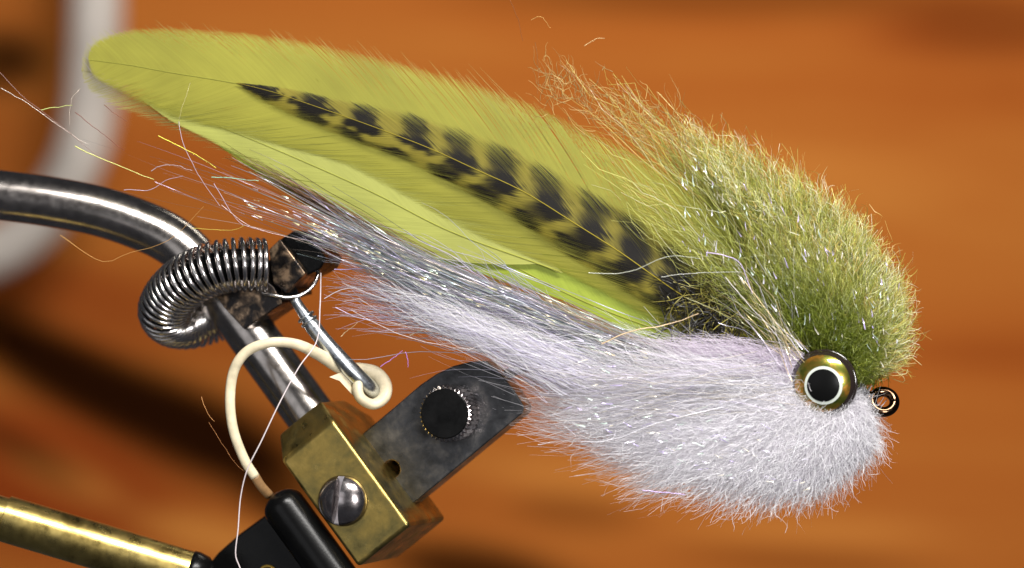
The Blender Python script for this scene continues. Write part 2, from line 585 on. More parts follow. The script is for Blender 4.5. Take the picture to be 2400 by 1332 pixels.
lv_o.data.set_sharp_from_angle(angle=math.radians(40))
dk = (lv[3] - lv[0]); dk /= np.linalg.norm(dk)
kp = [lv[3] + dk * s for s in (-.12, -.1, -.02, .1, .35, .55)]
sweep("lever_cap", np.array(kp), [.40, .50, .56, .57, .52, .3], M_rubber, vise, 28)
# small gold painted arc on the black body
ga = [onN(627 + 16 * math.cos(t), 1338 - 11 * math.sin(t), 117) for t in np.linspace(0.1, 3.0, 14)]
sweep("gold_mark", np.array(ga), 0.035, M_gold, vise, 6)

# cream rubber band looped round the pin
yr = yp
b1 = catmull(PP([(598, 1118, yr - .1), (574, 1080, yr - .2), (548, 1012, yr - .3), (539, 940, yr - .4), (548, 870, yr - .5), (578, 825, yr - .6), (630, 804, yr - .7), (690, 806, yr - .6), (745, 830, yr - .35), (800, 862, yr + .0), (845, 868, yr + .25), (880, 876, yr + .3), (902, 902, yr + .2), (900, 932, yr + .05), (874, 948, yr - .1), (846, 934, yr - .22), (838, 908, yr - .2), (850, 880, yr + .2)]), 130)
bw = np.interp(np.linspace(0, 1, 130), [0, .2, .5, .62, .72, 1], [.115, .12, .125, .155, .185, .16])
band = sweep("rubber_band", b1, bw, M_band, None, 14, 0.75)
tag(band, "cream latex band arching over the stem and looped round the zinc pin", "rubber band")
ob = sweep("aged_end", catmull(PP([(597, 1116, yr - .1), (612, 1140, yr + .05), (632, 1162, yr + .3)]), 12), [.114] * 12, M_bandold, band, 12, 0.75)
fl = [P(835, 890, yr + .1), P(812, 868, yr - .1), P(772, 884, yr - .3), P(796, 893, yr - .2), P(828, 928, yr - .1)]
fl2 = [p + np.array([0.02, 0.07, -0.01]) for p in fl]
mesh_from("torn_flap", fl + fl2, [(0, 1, 2, 3, 4), (9, 8, 7, 6, 5)] + [(i, (i + 1) % 5, (i + 1) % 5 + 5, i + 5) for i in range(5)], M_band, band, False)

# white tying thread
yt = -0.9
th = catmull(PP([(752, 640, -.2), (750, 720, -.3), (742, 800, -.5), (700, 862, -.8), (655, 945, -1), (612, 1035, -1.1), (580, 1100, -1.1), (564, 1165, -1), (558, 1240, -1), (552, 1298, -1), (562, 1330, -1), (590, 1400, -1)]), 90)
tho = sweep("tying_thread", th, 0.015, M_thread, None, 8)
tag(tho, "thin white thread hanging down in front of the rubber band and stem", "thread")

# ------------------------------------------------------------------ the fly
fly = empty("streamer_fly", (0, 0, 0), "fishing streamer fly with olive feathers, white belly fur and a big round eye", "fishing fly")

def set_tint(me, cols):
    a = me.attributes.new("tint", 'FLOAT_COLOR', 'POINT')
    c = np.ones((len(cols), 4), np.float32)
    c[:, :3] = cols
    a.data.foreach_set("color", c.ravel())

def raw_mesh(name, V, F, cols, mat, parent, smooth=True, kind="stuff"):
    me = bpy.data.meshes.new(name)
    nf, k = F.shape
    me.vertices.add(len(V)); me.vertices.foreach_set("co", V.astype(np.float32).ravel())
    me.loops.add(nf * k); me.loops.foreach_set("vertex_index", F.astype(np.int32).ravel())
    me.polygons.add(nf)
    me.polygons.foreach_set("loop_start", np.arange(0, nf * k, k, dtype=np.int32))
    me.update(calc_edges=True)
    shade(me, smooth)
    set_tint(me, cols)
    o = link(name, me, mat, parent)
    if kind: o["kind"] = kind
    return o

def fibres(name, root, ctrl, tip, rad, cols, mat, parent, S=7, crinkle=0.06, freq=(4, 11), sides=3, tipcol=None, taper=0.25, flat=None):
    n = len(root)
    t = np.linspace(0, 1, S + 1)[None, :, None]
    pts = (1 - t) ** 2 * root[:, None] + 2 * t * (1 - t) * ctrl[:, None] + t * t * tip[:, None]
    ln = np.linalg.norm(tip - root, axis=1)[:, None]
    tt = t[..., 0]
    cr = np.broadcast_to(np.asarray(crinkle, float), (n,))[:, None]
    for ax_ in range(3):
        for o_ in range(2):
            f = rng.uniform(*freq, (n, 1)); p = rng.uniform(0, 6.28, (n, 1))
            pts[..., ax_] += cr * np.sin(f * tt * (0.4 + ln * 0.25) + p) * np.minimum(tt * 1.6, 1) * (0.6 if o_ else 1)
    Tn = np.gradient(pts, axis=1)
    Tn /= np.linalg.norm(Tn, axis=2, keepdims=True) + 1e-9
    r = rng.normal(size=(n, 1, 3))
    Nn = np.cross(Tn, np.broadcast_to(r, Tn.shape)); Nn /= np.linalg.norm(Nn, axis=2, keepdims=True) + 1e-9
    Bb = np.cross(Tn, Nn)
    rr = np.asarray(rad)[:, None] * (1 - (1 - taper) * tt ** 1.5)
    if sides == 2:
        tw = rng.uniform(-3, 3, (n, 1)) * tt + rng.uniform(0, 6.28, (n, 1))
        dirn = np.cos(tw)[..., None] * Nn + np.sin(tw)[..., None] * Bb
        V = np.stack([pts - dirn * rr[..., None], pts + dirn * rr[..., None]], 2)
    else:
        V = np.stack([pts + rr[..., None] * (math.cos(a) * Nn + math.sin(a) * Bb) for a in np.arange(sides) * 2 * math.pi / sides], 2)
    V = V.reshape(-1, 3)
    base = (np.arange(n)[:, None, None] * (S + 1) + np.arange(S)[None, :, None]) * sides
    js = np.arange(1 if sides == 2 else sides)[None, None, :]
    k = (js + 1) % sides
    F = np.stack([base + js, base + k, base + sides + k, base + sides + js], -1).reshape(-1, 4)
    c = np.repeat(cols[:, None], S + 1, 1)
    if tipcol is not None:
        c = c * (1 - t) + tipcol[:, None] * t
    c = np.repeat(c[:, :, None], sides, 2).reshape(-1, 3)
    return raw_mesh(name, V, F, np.clip(c, 0, 1), mat, parent)

# ---- feathers
def ray_hit(p, d, poly):
    a, b = poly[:-1], poly[1:]
    e = b - a
    den = d[0] * e[:, 1] - d[1] * e[:, 0]
    den = np.where(np.abs(den) < 1e-9, 1e-9, den)
    w_ = a - p
    t = (w_[:, 0] * e[:, 1] - w_[:, 1] * e[:, 0]) / den
    u = (w_[:, 0] * d[1] - w_[:, 1] * d[0]) / den
    ok = (t > 0.5) & (u >= 0) & (u <= 1)
    return t[ok].min() if ok.any() else None

def feather(name, rachis, upper, lower, y0, ydip, spacing, colfn, alpha=28, tipalpha=44, rr=0.016, S=8, rcol=(.45, .46, .08), jitter=0.03, split=0.02, label=None, widthk=1.7, cup=0.03, fray=0.0, thin=0.0):
    ra = catmull(np.array(rachis, float), 400)
    ds = np.r_[0, np.cumsum(np.linalg.norm(np.diff(ra, axis=0), axis=1))]
    Ln = ds[-1]
    nb = int(Ln / spacing)
    Vs, Fs, Cs = [], [], []
    for side, outline in ((1, upper), (-1, lower)):
        ol = catmull(np.array(outline, float), 200)
        drift = 0.0
        for i in range(nb):
            s = (i + rng.uniform(-.2, .2)) / nb * Ln
            s = min(max(s, 0), Ln - 1)
            p = np.array([np.interp(s, ds, ra[:, 0]), np.interp(s, ds, ra[:, 1])])
            q2 = np.array([np.interp(max(s - 4, 0), ds, ra[:, 0]), np.interp(max(s - 4, 0), ds, ra[:, 1])])
            q1 = np.array([np.interp(min(s + 4, Ln), ds, ra[:, 0]), np.interp(min(s + 4, Ln), ds, ra[:, 1])])
            d = q2 - q1; d /= np.linalg.norm(d)
            drift = 0.9 * drift + rng.normal() * 0.14
            al = alpha + (tipalpha - alpha) * math.exp(-s / 120.0) + drift
            an = math.radians(al) * side
            # rotate in image space (y down): positive side = upward
            dv = np.array([d[0] * math.cos(an) - d[1] * math.sin(an), d[0] * math.sin(an) + d[1] * math.cos(an)])
            t = ray_hit(p, dv, ol)
            if t is None:
                continue
            ln = t * (1 + rng.normal() * jitter + (rng.random() < split) * rng.uniform(-.12, .08))
            if fray: ln *= 1 + fray * abs(rng.normal())
            tipp = p + dv * ln
            bow = 0.10 * ln
            per = np.array([-dv[1], dv[0]]) * (1 if side > 0 else -1)
            mid = p + dv * ln * .5 - per * bow * 0.6 * -1
            tt = np.linspace(0, 1, S + 1)
            b2 = ((1 - tt) ** 2)[:, None] * p + (2 * tt * (1 - tt))[:, None] * mid + (tt ** 2)[:, None] * tipp
            wd = spacing * widthk * (1 - (thin if side > 0 else min(thin * 2.6, .8)) * tt ** 1.5) * np.where(tt < .86, 1.0, 1.0 - .85 * ((np.maximum(tt, .86) - .86) / .14) ** 1.3)
            yy = y0 + ydip * (s / Ln) + cup * (np.linalg.norm(b2 - p, axis=1) / 100.0) ** 2 * 0.15 + rng.normal() * .0008
            jb = rng.normal() * .5
            base = len(Vs)
            bri = rng.normal()
            for k in range(S + 1):
                for sg in (-1, 1):
                    o2 = b2[k] + d * sg * wd[k] * .5
                    Vs.append(P(o2[0], o2[1], yy[k] - sg * 0.0005))
                    Cs.append(colfn(o2[0], o2[1], side, tt[k], s / Ln, bri))
            for k in range(S):
                Fs.append((base + 2 * k, base + 2 * k + 1, base + 2 * k + 3, base + 2 * k + 2))
    f = raw_mesh("feather", np.array(Vs), np.array(Fs), np.clip(np.array(Cs), 0, 1), M_feather, fly, False, None)
    if label: f["label"] = label
    rp = np.array([P(a, b, y0 + ydip * (s / Ln) - .012) for (a, b), s in zip(ra[::4], ds[::4])])
    rw = np.linspace(0.25, 1, len(rp)) * rr
    V, F = sweep_data(rp, rw, 8, False)
    q = raw_mesh("quill", V, np.array(F), np.tile(np.array(rcol), (len(V), 1)), M_feather, f, True, None)
    return f

def vnoise(x, y, s):
    return math.sin(x / s + 1.7 * math.sin(y / (s * 1.3))) * math.sin(y / (s * .9) + 1.3 * math.sin(x / (s * 1.7)))

def olive(base, amp=0.06):
    base = np.array(base)
    def fn(x, y, side, t, s, bri):
        k = 1 + amp * bri + 0.08 * vnoise(x, y, 90) + 0.05 * vnoise(x, y, 31) + .03 * vnoise(x, y, 11)
        return base * k
    return fn

# ghostly rear feather (pale, seen past the tip), lowest green, pale lower, main
feather("feather", [(190, 165), (300, 190), (500, 250), (800, 370), (1200, 560), (1500, 720), (1800, 850)],
        [(190, 165), (200, 110), (250, 80), (340, 68), (480, 72), (650, 92), (850, 132), (1050, 182), (1250, 250), (1450, 345), (1650, 480), (1850, 760)],
        [(190, 165), (205, 205), (260, 245), (360, 285), (470, 330), (560, 385), (700, 480), (850, 568), (1000, 628), (1180, 690), (1350, 765), (1600, 850), (1850, 900)],
        0.34, -0.1, 4.6, olive((.42, .40, .12), .03), widthk=.55, rr=.02, rcol=(.42, .40, .12), label="pale rear olive feather of the wing", jitter=.05)
feather("feather", [(470, 300), (560, 340), (800, 440), (1100, 570), (1400, 720), (1800, 860)],
        [(470, 300), (520, 280), (700, 250), (1000, 300), (1300, 450), (1600, 640), (1800, 800)],
        [(470, 300), (500, 330), (560, 378), (700, 470), (850, 553), (950, 598), (1060, 622), (1180, 660), (1320, 705), (1500, 790), (1650, 860), (1850, 900)],
        0.22, -0.1, 2.6, olive((.36, .44, .05), .035), label="bright green lower feather of the wing", jitter=.02)
feather("feather", [(330, 232), (560, 315), (850, 440), (1050, 540), (1250, 614), (1320, 640)],
        [(330, 232), (460, 240), (700, 300), (900, 380), (1100, 480), (1250, 580), (1320, 635)],
        [(330, 232), (400, 284), (490, 330), (570, 376), (700, 464), (850, 548), (960, 594), (1060, 612), (1160, 618), (1250, 618), (1320, 645)],
        0.13, -0.1, 2.6, olive((.46, .475, .12), .035), alpha=16, tipalpha=30, label="pale yellow green feather under the main one", jitter=.02)
feather("feather", [(207, 140), (300, 152), (400, 170), (560, 197), (700, 232), (900, 302), (1100, 392), (1300, 492), (1500, 612), (1700, 740), (1880, 850)],
        [(207, 140), (212, 112), (240, 90), (310, 72), (420, 68), (560, 78), (700, 98), (850, 130), (1000, 168), (1150, 212), (1300, 272), (1450, 345), (1600, 440), (1750, 580), (1880, 800)],
        [(207, 140), (213, 172), (240, 196), (330, 242), (410, 276), (520, 304), (650, 340), (790, 379), (915, 440), (1020, 500), (1140, 562), (1260, 612), (1400, 680), (1550, 760), (1700, 830), (1880, 880)],
        0.05, -0.1, 2.3, olive((.35, .335, .050), .03), label="main yellow olive feather with a rounded tip", jitter=.008, fray=.012, thin=.25)

SPOTS = [(735, 276, 36, 9, 24), (823, 318, 36, 11, 24), (926, 364, 38, 12, 24), (1036, 408, 38, 14, 27), (1134, 460, 38, 15, 29), (1232, 516, 38, 18, 34), (1338, 584, 40, 20, 36), (1440, 652, 42, 20, 34), (588, 205, 36, 9, 22), (619, 215, 32, 13, 20), (628, 204, 20, 8, 15), (742, 229, 28, 15, 30), (853, 260, 28, 20, 35), (973, 290, 32, 18, 38), (1072, 318, 30, 20, 40),
         (1174, 370, 36, 22, 42), (1283, 408, 36, 22, 45), (1395, 475, 38, 22, 42), (1485, 528, 34, 17, 38), (1583, 606, 40, 20, 40),
         (733, 252, 45, 11, 18), (718, 267, 30, 12, 20), (853, 298, 45, 12, 18), (823, 316, 36, 10, 25), (981, 336, 42, 14, 22), (922, 364, 28, 9, 20),
         (1086, 384, 38, 20, 30), (1040, 405, 30, 13, 25), (1181, 430, 38, 24, 35), (1132, 454, 34, 12, 20), (1290, 483, 38, 26, 40), (1230, 509, 30, 14, 30),
         (1388, 550, 32, 36, 0), (1335, 573, 36, 16, 35), (1485, 599, 32, 40, 0), (1470, 640, 50, 20, 15), (1583, 676, 48, 40, 0), (1545, 715, 40, 20, 20), (1700, 705, 45, 32, 0), (1660, 770, 40, 20, 0)]
LINKS = [(738, 240, 30, 14, 30), (853, 280, 26, 16, 30), (977, 313, 26, 16, 30), (1079, 352, 26, 20, 40), (1178, 400, 28, 22, 50), (1286, 446, 28, 24, 60), (1391, 512, 26, 28, 60), (1485, 562, 26, 28, 60),
         (1065, 395, 26, 14, 20), (1158, 442, 26, 14, 25), (1262, 497, 30, 14, 30), (1362, 562, 30, 16, 30)]
def ell(x, y, e):
    cx, cy_, a, b, an = e
    an = math.radians(an)
    dx, dy = x - cx, y - cy_
    u = (dx * math.cos(an) + dy * math.sin(an)) / (a * 1.18)
    v = (-dx * math.sin(an) + dy * math.cos(an)) / (b * 1.34)
    return math.sqrt(u * u + v * v)
def grizzly(x, y, side, t, s, bri):
    k = 1 + .10 * bri + .06 * vnoise(x, y, 25)
    base = np.array((.27, .225, .03)) * k
    jx = x + bri * 5
    m = min(ell(jx, y + bri * 1.5, e) for e in SPOTS) + .28 * vnoise(x, y, 9)
    a = 1 / (1 + math.exp((m - 1.0) * 16))
    m2 = min(ell(jx, y, e) for e in LINKS)
    a2 = 0.92 / (1 + math.exp((m2 - 1.0) * 6))
    a = max(a, a2)
    return base * (1 - a) + np.array((.007, .005, .003)) * a
feather("feather", [(553, 194), (640, 216), (700, 236), (850, 288), (1000, 345), (1110, 395), (1228, 450), (1346, 523), (1453, 591), (1549, 659), (1650, 726), (1850, 850)],
        [(553, 194), (600, 198), (650, 204), (720, 216), (800, 236), (870, 246), (960, 268), (1080, 303), (1200, 350), (1310, 408), (1420, 472), (1520, 528), (1620, 590), (1740, 680), (1850, 790)],
        [(553, 194), (590, 222), (640, 252), (700, 278), (780, 311), (850, 338), (930, 370), (1030, 415), (1100, 455), (1200, 510), (1300, 582), (1400, 645), (1500, 705), (1600, 760), (1750, 840), (1850, 890)],
        -0.05, -0.25, 2.6, grizzly, alpha=17, tipalpha=20, S=14, rr=0.014, rcol=(.5, .4, .04), label="slim black barred yellow grizzly feather on the wing", jitter=.045, split=.08, widthk=1.25, thin=.2)

# ---- head core and hook
def blob(name, c, r, mat, rot=0.0):
    bm = bmesh.new()
    bmesh.ops.create_uvsphere(bm, u_segments=32, v_segments=20, radius=1)
    bmesh.ops.scale(bm, vec=r, verts=bm.verts)
    bmesh.ops.rotate(bm, matrix=Matrix.Rotation(rot, 3, 'Y'), verts=bm.verts)
    bmesh.ops.translate(bm, vec=Vector(c), verts=bm.verts)
    me = bpy.data.meshes.new(name); bm.to_mesh(me); bm.free(); shade(me)
    return link(name, me, mat, fly)
blob("thread_wrap", P(1900, 880), (1.15, .75, .42), M_coreg, math.radians(20))
hk = catmull(PP([(2046, 932, -.45), (1960, 905, 0), (1800, 880, 0), (1500, 850, .1), (1280, 850, .25), (1170, 890, .35), (1120, 960, .4)]), 60)
hook = sweep("hook", hk, 0.12, M_bronze, fly, 14)
ec = P(2070, 942, -.45)
er = np.array([ec + np.array([math.cos(t) * .265, .10 * math.sin(t * 1.0), math.sin(t) * .235]) for t in np.linspace(0, 2 * math.pi, 41)])
sweep("hook_eye", er, 0.12, M_bronze, hook, 16)

# ---- eye
ey = -1.12
ecn = P(1931, 898, ey)
ex = np.array([-0.30, -1.0, -0.03]); ex /= np.linalg.norm(ex)
er_ = np.cross(ex, [0, 0, 1.0]); er_ /= np.linalg.norm(er_)
eu = np.cross(er_, ex)
def eye_zone(name, r0, r1, mat, parent, lift=0.0, n=64, k=8, off=(0, 0)):
    R, H = 0.755, 0.34
    V, F = [], []
    rs = np.linspace(r0, r1, k)
    for r in rs:
        for i in range(n):
            t = 2 * math.pi * i / n
            x, z = r * math.cos(t) + off[0], r * math.sin(t) + off[1]
            rho = min(math.hypot(x, z), R)
            h = H * math.sqrt(max(1 - (rho / R) ** 2, 0)) + lift
            V.append(ecn + er_ * x + eu * z + ex * h)
    for a in range(k - 1):
        for i in range(n):
            j = (i + 1) % n
            F.append((a * n + i, a * n + j, (a + 1) * n + j, (a + 1) * n + i))
    if r0 < 0.02:
        pass
    return mesh_from(name, V, F, mat, parent)
eye = eye_zone("eye", 0.66, 0.7545, M_rim, fly, 0.0, 72, 12)
eye["label"] = "round glossy olive eye with white ring and black pupil"
eye_zone("iris", 0.30, 0.67, M_iris, eye, 0.0, 72, 12)
eye_zone("eye_ring", 0.35, 0.445, M_ring, eye, 0.012, 72, 5, (-.05, -.04))
eye_zone("pupil", 0.0, 0.38, M_pupil, eye, 0.02, 72, 8, (-.05, -.04))
V, F = sweep_data(np.array([ecn + er_ * .745 * math.cos(t) + eu * .745 * math.sin(t) - ex * .02 for t in np.linspace(0, 2 * math.pi, 65)]), .045, 10, False)
mesh_from("eye_rim", V, F, M_rim, eye)

# ---- fur
def outline_at(u, us, pts):
    pts = np.array(pts, float)
    return np.stack([np.interp(u, us, pts[:, 0]), np.interp(u, us, pts[:, 1])], 1)

def P_arr(px, py, y):
    s = (D + y) / D
    return np.stack([(px - 1200) / 100 * s, y, (666 - py) / 100 * s], 1)

# olive back fur: a fan of crinkled ribbons gathered into tufts
def tufts(u, n, seed, spread):
    g = np.random.default_rng(seed)
    edges = np.sort(g.random(n))
    i = np.searchsorted(edges, u)
    return g.normal(size=(n + 1, 2))[i] * spread, g.normal(size=n + 1)[i]

def fan(n, u, us, rootp, tipp, seed, jit, rjit, fmin, fpow, cl1, cl2, ycap, sag, back, scale=1.0):
    R0 = outline_at(u, us, rootp); T0 = outline_at(u, us, tipp)
    f = fmin + (1 - fmin) * rng.random(n) ** fpow
    layer = rng.integers(0, 4, n)
    o1 = np.zeros((n, 2)); l1 = np.zeros(n)
    for k in range(4):
        m = layer == k
        oo, ll = tufts(u[m], cl1[0], seed + k, cl1[1]); o1[m] = oo; l1[m] = ll * cl1[2]
        oo, ll = tufts(u[m], cl2[0], seed + 10 + k, cl2[1]); o1[m] += oo; l1[m] += ll * cl2[2]
    f = np.minimum(f * (1 + l1 + .03 * rng.normal(size=n)), 1.12) * scale
    Tq = R0 + (T0 - R0) * f[:, None] + rng.normal(size=(n, 2)) * jit + o1 * np.minimum(1, .25 + u * 2)[:, None]
    Rq = R0 + rng.normal(size=(n, 2)) * np.array(rjit) * np.minimum(1, .3 + u * 4)[:, None]
    half = ycap * np.sqrt(np.clip(1.03 - f ** 2, .02, 1)) + .1
    side = np.where(rng.random(n) < back(u), 1, -1)
    y1 = side * half * rng.random(n) ** .45
    root = P_arr(Rq[:, 0], Rq[:, 1], rng.uniform(-.6, .6, n)); tip = P_arr(Tq[:, 0], Tq[:, 1], y1)
    ctrl = (root + tip) / 2
    ctrl[:, 1] += .4 * y1
    ln = np.linalg.norm(tip - root, axis=1)
    ctrl[:, 2] += ln * sag(u)
    ctrl += rng.normal(size=(n, 3)) * ln[:, None] * .06
    return root, ctrl, tip, f

nB = 52000
u = rng.beta(1.0, 1.85, nB)
u[rng.random(nB) < .035] *= 1
far = (u > .8) & (rng.random(nB) < .5)
u[far] = rng.random(far.sum()) * .8
wisp = rng.random(nB) < .014
u[wisp] = rng.uniform(.8, 1.3, wisp.sum())
us = [0, .08, .18, .3, .42, .54, .66, .78, .9, 1.0, 1.12, 1.3]
rootp = [(1990, 880), (2005, 868), (2005, 856), (1995, 848), (1970, 840), (1940, 830), (1915, 820), (1895, 815), (1880, 812), (1870, 812), (1865, 815), (1860, 830)]
tipp = [(2088, 846), (2108, 780), (2104, 690), (2062, 595), (1990, 500), (1880, 410), (1740, 330), (1600, 260), (1440, 190), (1280, 130), (1330, 300), (1480, 520)]
root, ctrl, tip, f = fan(nB, u, us, rootp, tipp, 31, 13, (28, 22), .24, 1.1, (24, 20, .085), (130, 14, .07), 1.2, lambda u: .12 * np.clip(u * 1.2 - .2, 0, 1) * np.clip((1.3 - u) * 4, 0, 1), lambda u: np.where((u > .62) & (u < 1), .25 + .71 * np.clip((u - .62) / .16, 0, 1), .25), .885)
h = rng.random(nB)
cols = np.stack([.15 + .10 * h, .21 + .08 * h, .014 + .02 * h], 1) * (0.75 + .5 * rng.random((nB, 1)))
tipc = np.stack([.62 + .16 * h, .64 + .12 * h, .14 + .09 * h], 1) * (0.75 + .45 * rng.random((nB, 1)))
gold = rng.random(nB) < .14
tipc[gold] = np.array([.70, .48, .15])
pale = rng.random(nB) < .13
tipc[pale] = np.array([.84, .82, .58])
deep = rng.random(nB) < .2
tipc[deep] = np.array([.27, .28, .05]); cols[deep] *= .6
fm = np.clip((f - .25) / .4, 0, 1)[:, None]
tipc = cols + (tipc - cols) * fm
rad = rng.uniform(.0045, .0105, nB)
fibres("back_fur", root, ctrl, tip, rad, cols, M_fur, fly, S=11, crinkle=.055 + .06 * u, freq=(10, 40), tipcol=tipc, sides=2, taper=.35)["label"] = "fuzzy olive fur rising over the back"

usb, rpb, tpb = us, rootp, tipp
# white belly fur
nW = 66000
u = np.where(rng.random(nW) < .8, rng.random(nW), rng.beta(2.2, 2.0, nW))
thin = (u > .84) & (rng.random(nW) < .93)
u[thin] = rng.random(thin.sum()) * .84
us = [0, .07, .15, .25, .36, .47, .58, .68, .77, .85, .92, 1.0]
rootp = [(1990, 938), (1990, 938), (1985, 935), (1965, 935), (1945, 935), (1920, 930), (1900, 922), (1885, 912), (1875, 900), (1870, 888), (1865, 875), (1860, 862)]
tipp = [(2046, 1030), (2026, 1072), (1972, 1132), (1880, 1180), (1740, 1200), (1595, 1172), (1450, 1104), (1312, 1010), (1205, 880), (1080, 755), (950, 685), (780, 630)]
root, ctrl, tip, f = fan(nW, u, us, rootp, tipp, 71, (22, 20), (26, 18), .16, 1.35, (22, 13, .05), (160, 12, .05), 1.25, lambda u: -np.interp(u, [0, .4, .65, .8, 1], [0, .05, .10, .17, .20]), lambda u: .25 + 0 * u, .955)
h = rng.random(nW)
cols = np.stack([.88 + .05 * h, .87 + .05 * h, .92 + .04 * h], 1) * (.90 + .14 * rng.random((nW, 1)))
tipc = np.stack([.88 + .06 * h, .85 + .08 * h, .87 + .09 * h], 1) * (.86 + .18 * rng.random((nW, 1)))
rad = rng.uniform(.004, .0095, nW)
fibres("belly_fur", root, ctrl, tip, rad, cols, M_white, fly, S=10, crinkle=.05 + .03 * u, freq=(8, 30), tipcol=tipc, sides=2, taper=.3)["label"] = "fluffy white fur forming the belly and throat"

# short curled fibres lying loose over both furs
def fluff(name, n, u, us, rootp, tipp, pal, ycap, lo, hi, spread, mat, lab, rr):
    R0 = outline_at(u, us, rootp); T0 = outline_at(u, us, tipp)
    f = lo + (hi - lo) * rng.random(n) ** .8
    p = R0 + (T0 - R0) * f[:, None] + rng.normal(size=(n, 2)) * 12
    d = T0 - R0
    ang = np.arctan2(d[:, 1], d[:, 0]) + rng.normal(size=n) * spread
    ln = rng.uniform(18, 75, n)
    q = p + np.stack([np.cos(ang), np.sin(ang)], 1) * ln[:, None]
    bend = np.stack([-np.sin(ang), np.cos(ang)], 1) * (ln * rng.normal(size=n) * .35)[:, None]
    m = (p + q) / 2 + bend
    half = ycap * np.sqrt(np.clip(1.03 - f ** 2, .02, 1)) + .12
    y = -half * rng.uniform(.75, 1.04, n)
    c = np.array(pal)[rng.integers(0, len(pal), n)] * rng.uniform(.85, 1.1, (n, 1))
    o = fibres(name, P_arr(p[:, 0], p[:, 1], y), P_arr(m[:, 0], m[:, 1], y - .05), P_arr(q[:, 0], q[:, 1], y), rng.uniform(*rr, n), np.clip(c, 0, .96), mat, fly, S=7, crinkle=.035, freq=(8, 22), sides=2, taper=.5)
    o["label"] = lab
usw, rpw, tpw = us, rootp, tipp
n = 4200
fluff("belly_fluff", n, rng.random(n) * .8, usw, rpw, tpw, [(.95, .94, .97), (.93, .9, .95), (.9, .9, .92)], 1.25, .15, .93, .45, M_white, "loose curled white fibres on the belly", (.003, .0065))
n = 5200
fluff("back_fluff", n, rng.random(n) ** 1.3 * .8, usb, rpb, tpb, [(.62, .64, .13), (.75, .74, .35), (.66, .47, .13), (.25, .30, .04), (.85, .84, .6), (.16, .18, .03)], 1.2, .58, .9, .36, M_fur, "loose curled olive and gold fibres on the back", (.003, .007))

# white fuzz over the wing root
nF = 2600
a0 = rng.random(nF)
Tq = np.stack([1850 - a0 * rng.uniform(150, 420, nF), 868 - rng.uniform(0, 92, nF) * (0.35 + .65 * a0)], 1)
Rq = np.stack([rng.normal(1870, 15, nF), rng.normal(870, 22, nF)], 1)
yt_ = rng.uniform(-1.1, -.55, nF)
root = P_arr(Rq[:, 0], Rq[:, 1] + 6, rng.uniform(-.9, -.4, nF)); tip = P_arr(Tq[:, 0], Tq[:, 1], yt_)
ctrl = (root + tip) / 2; ctrl[:, 2] += rng.normal(size=nF) * .2
h = rng.random((nF, 1))
fibres("cheek_fur", root, ctrl, tip, rng.uniform(.006, .011, nF), np.array([.84, .76, .87]) * (.85 + .2 * h), M_fur, fly, S=7, crinkle=.05, freq=(5, 12))

# iridescent flash along the flank, trailing past the clip
FC = 0.6 * np.array([(.62, .60, .72), (.50, .55, .66), (.70, .62, .80), (.45, .58, .60), (.72, .72, .55), (.55, .50, .75), (.6, .7, .62), (.68, .58, .5)])
def flash_path(n, spread0, spread1, tail, y):
    pts = [(1850, 905), (1650, 876), (1450, 822), (1250, 740), (1000, 650), (850, 580), (700, 515), (560, 462), (400, 405), (220, 350), (80, 275)]
    return catmull(np.array(pts, float), 200)
fp = flash_path(0, 0, 0, 0, 0)
nL = 1150
root, ctrl, tip = [], [], []
s0 = rng.uniform(.0, .55, nL); ln_ = rng.uniform(.12, .42, nL)
s1 = np.minimum(s0 + ln_, np.where(rng.random(nL) < .14, 1.0, .66) * rng.uniform(.8, 1, nL))
s1 = np.maximum(s1, s0 + .06)
def at(s):
    i = np.clip(s, 0, 1) * 199
    return np.stack([np.interp(i, np.arange(200), fp[:, 0]), np.interp(i, np.arange(200), fp[:, 1])], 1)
sm = (s0 + s1) / 2
off = rng.normal(size=nL) * 20
off2 = off + rng.normal(size=nL) * (10 + 26 * s1)
a_, m_, b_ = at(s0), at(sm), at(s1)
a_[:, 1] += off * .8; m_[:, 1] += (off + off2) / 2 + rng.normal(size=nL) * 5; b_[:, 1] += off2
yy = rng.uniform(-.95, -.35, nL)
m_ = 2 * m_ - .5 * (a_ + b_)
root = P_arr(a_[:, 0], a_[:, 1], yy); ctrl = P_arr(m_[:, 0], m_[:, 1], yy + rng.normal(size=nL) * .05); tip = P_arr(b_[:, 0], b_[:, 1], yy + rng.normal(size=nL) * .25)
cols = FC[rng.integers(0, len(FC), nL)] * rng.uniform(.7, 1.15, (nL, 1))
fibres("flash_fibres", root, ctrl, tip, rng.uniform(.0035, .0095, nL), cols, M_flash, fly, S=14, crinkle=.018, freq=(4, 10), sides=2, taper=.5)["label"] = "iridescent lilac flash strands trailing under the feathers"

# glints on the flank strands, put in as short pale pieces
nk = 170
sk = rng.random(nk) ** .8 * .72
a_ = at(sk); a_[:, 1] += rng.normal(size=nk) * 20
dk_ = at(np.minimum(sk + .02, 1)) - at(sk); dk_ /= np.linalg.norm(dk_, axis=1)[:, None]
b_ = a_ + dk_ * rng.uniform(10, 34, nk)[:, None]
yy = np.full(nk, -1.0)
gcol = np.array([(.9, .85, .5), (.85, .8, .95), (.8, .95, .8), (.95, .8, .55)])[rng.integers(0, 4, nk)]
fibres("flash_glints", P_arr(a_[:, 0], a_[:, 1], yy), P_arr((a_ + b_)[:, 0] / 2, (a_ + b_)[:, 1] / 2, yy), P_arr(b_[:, 0], b_[:, 1], yy), rng.uniform(.006, .018, nk), gcol, M_flash, fly, S=4, crinkle=.008, sides=2)

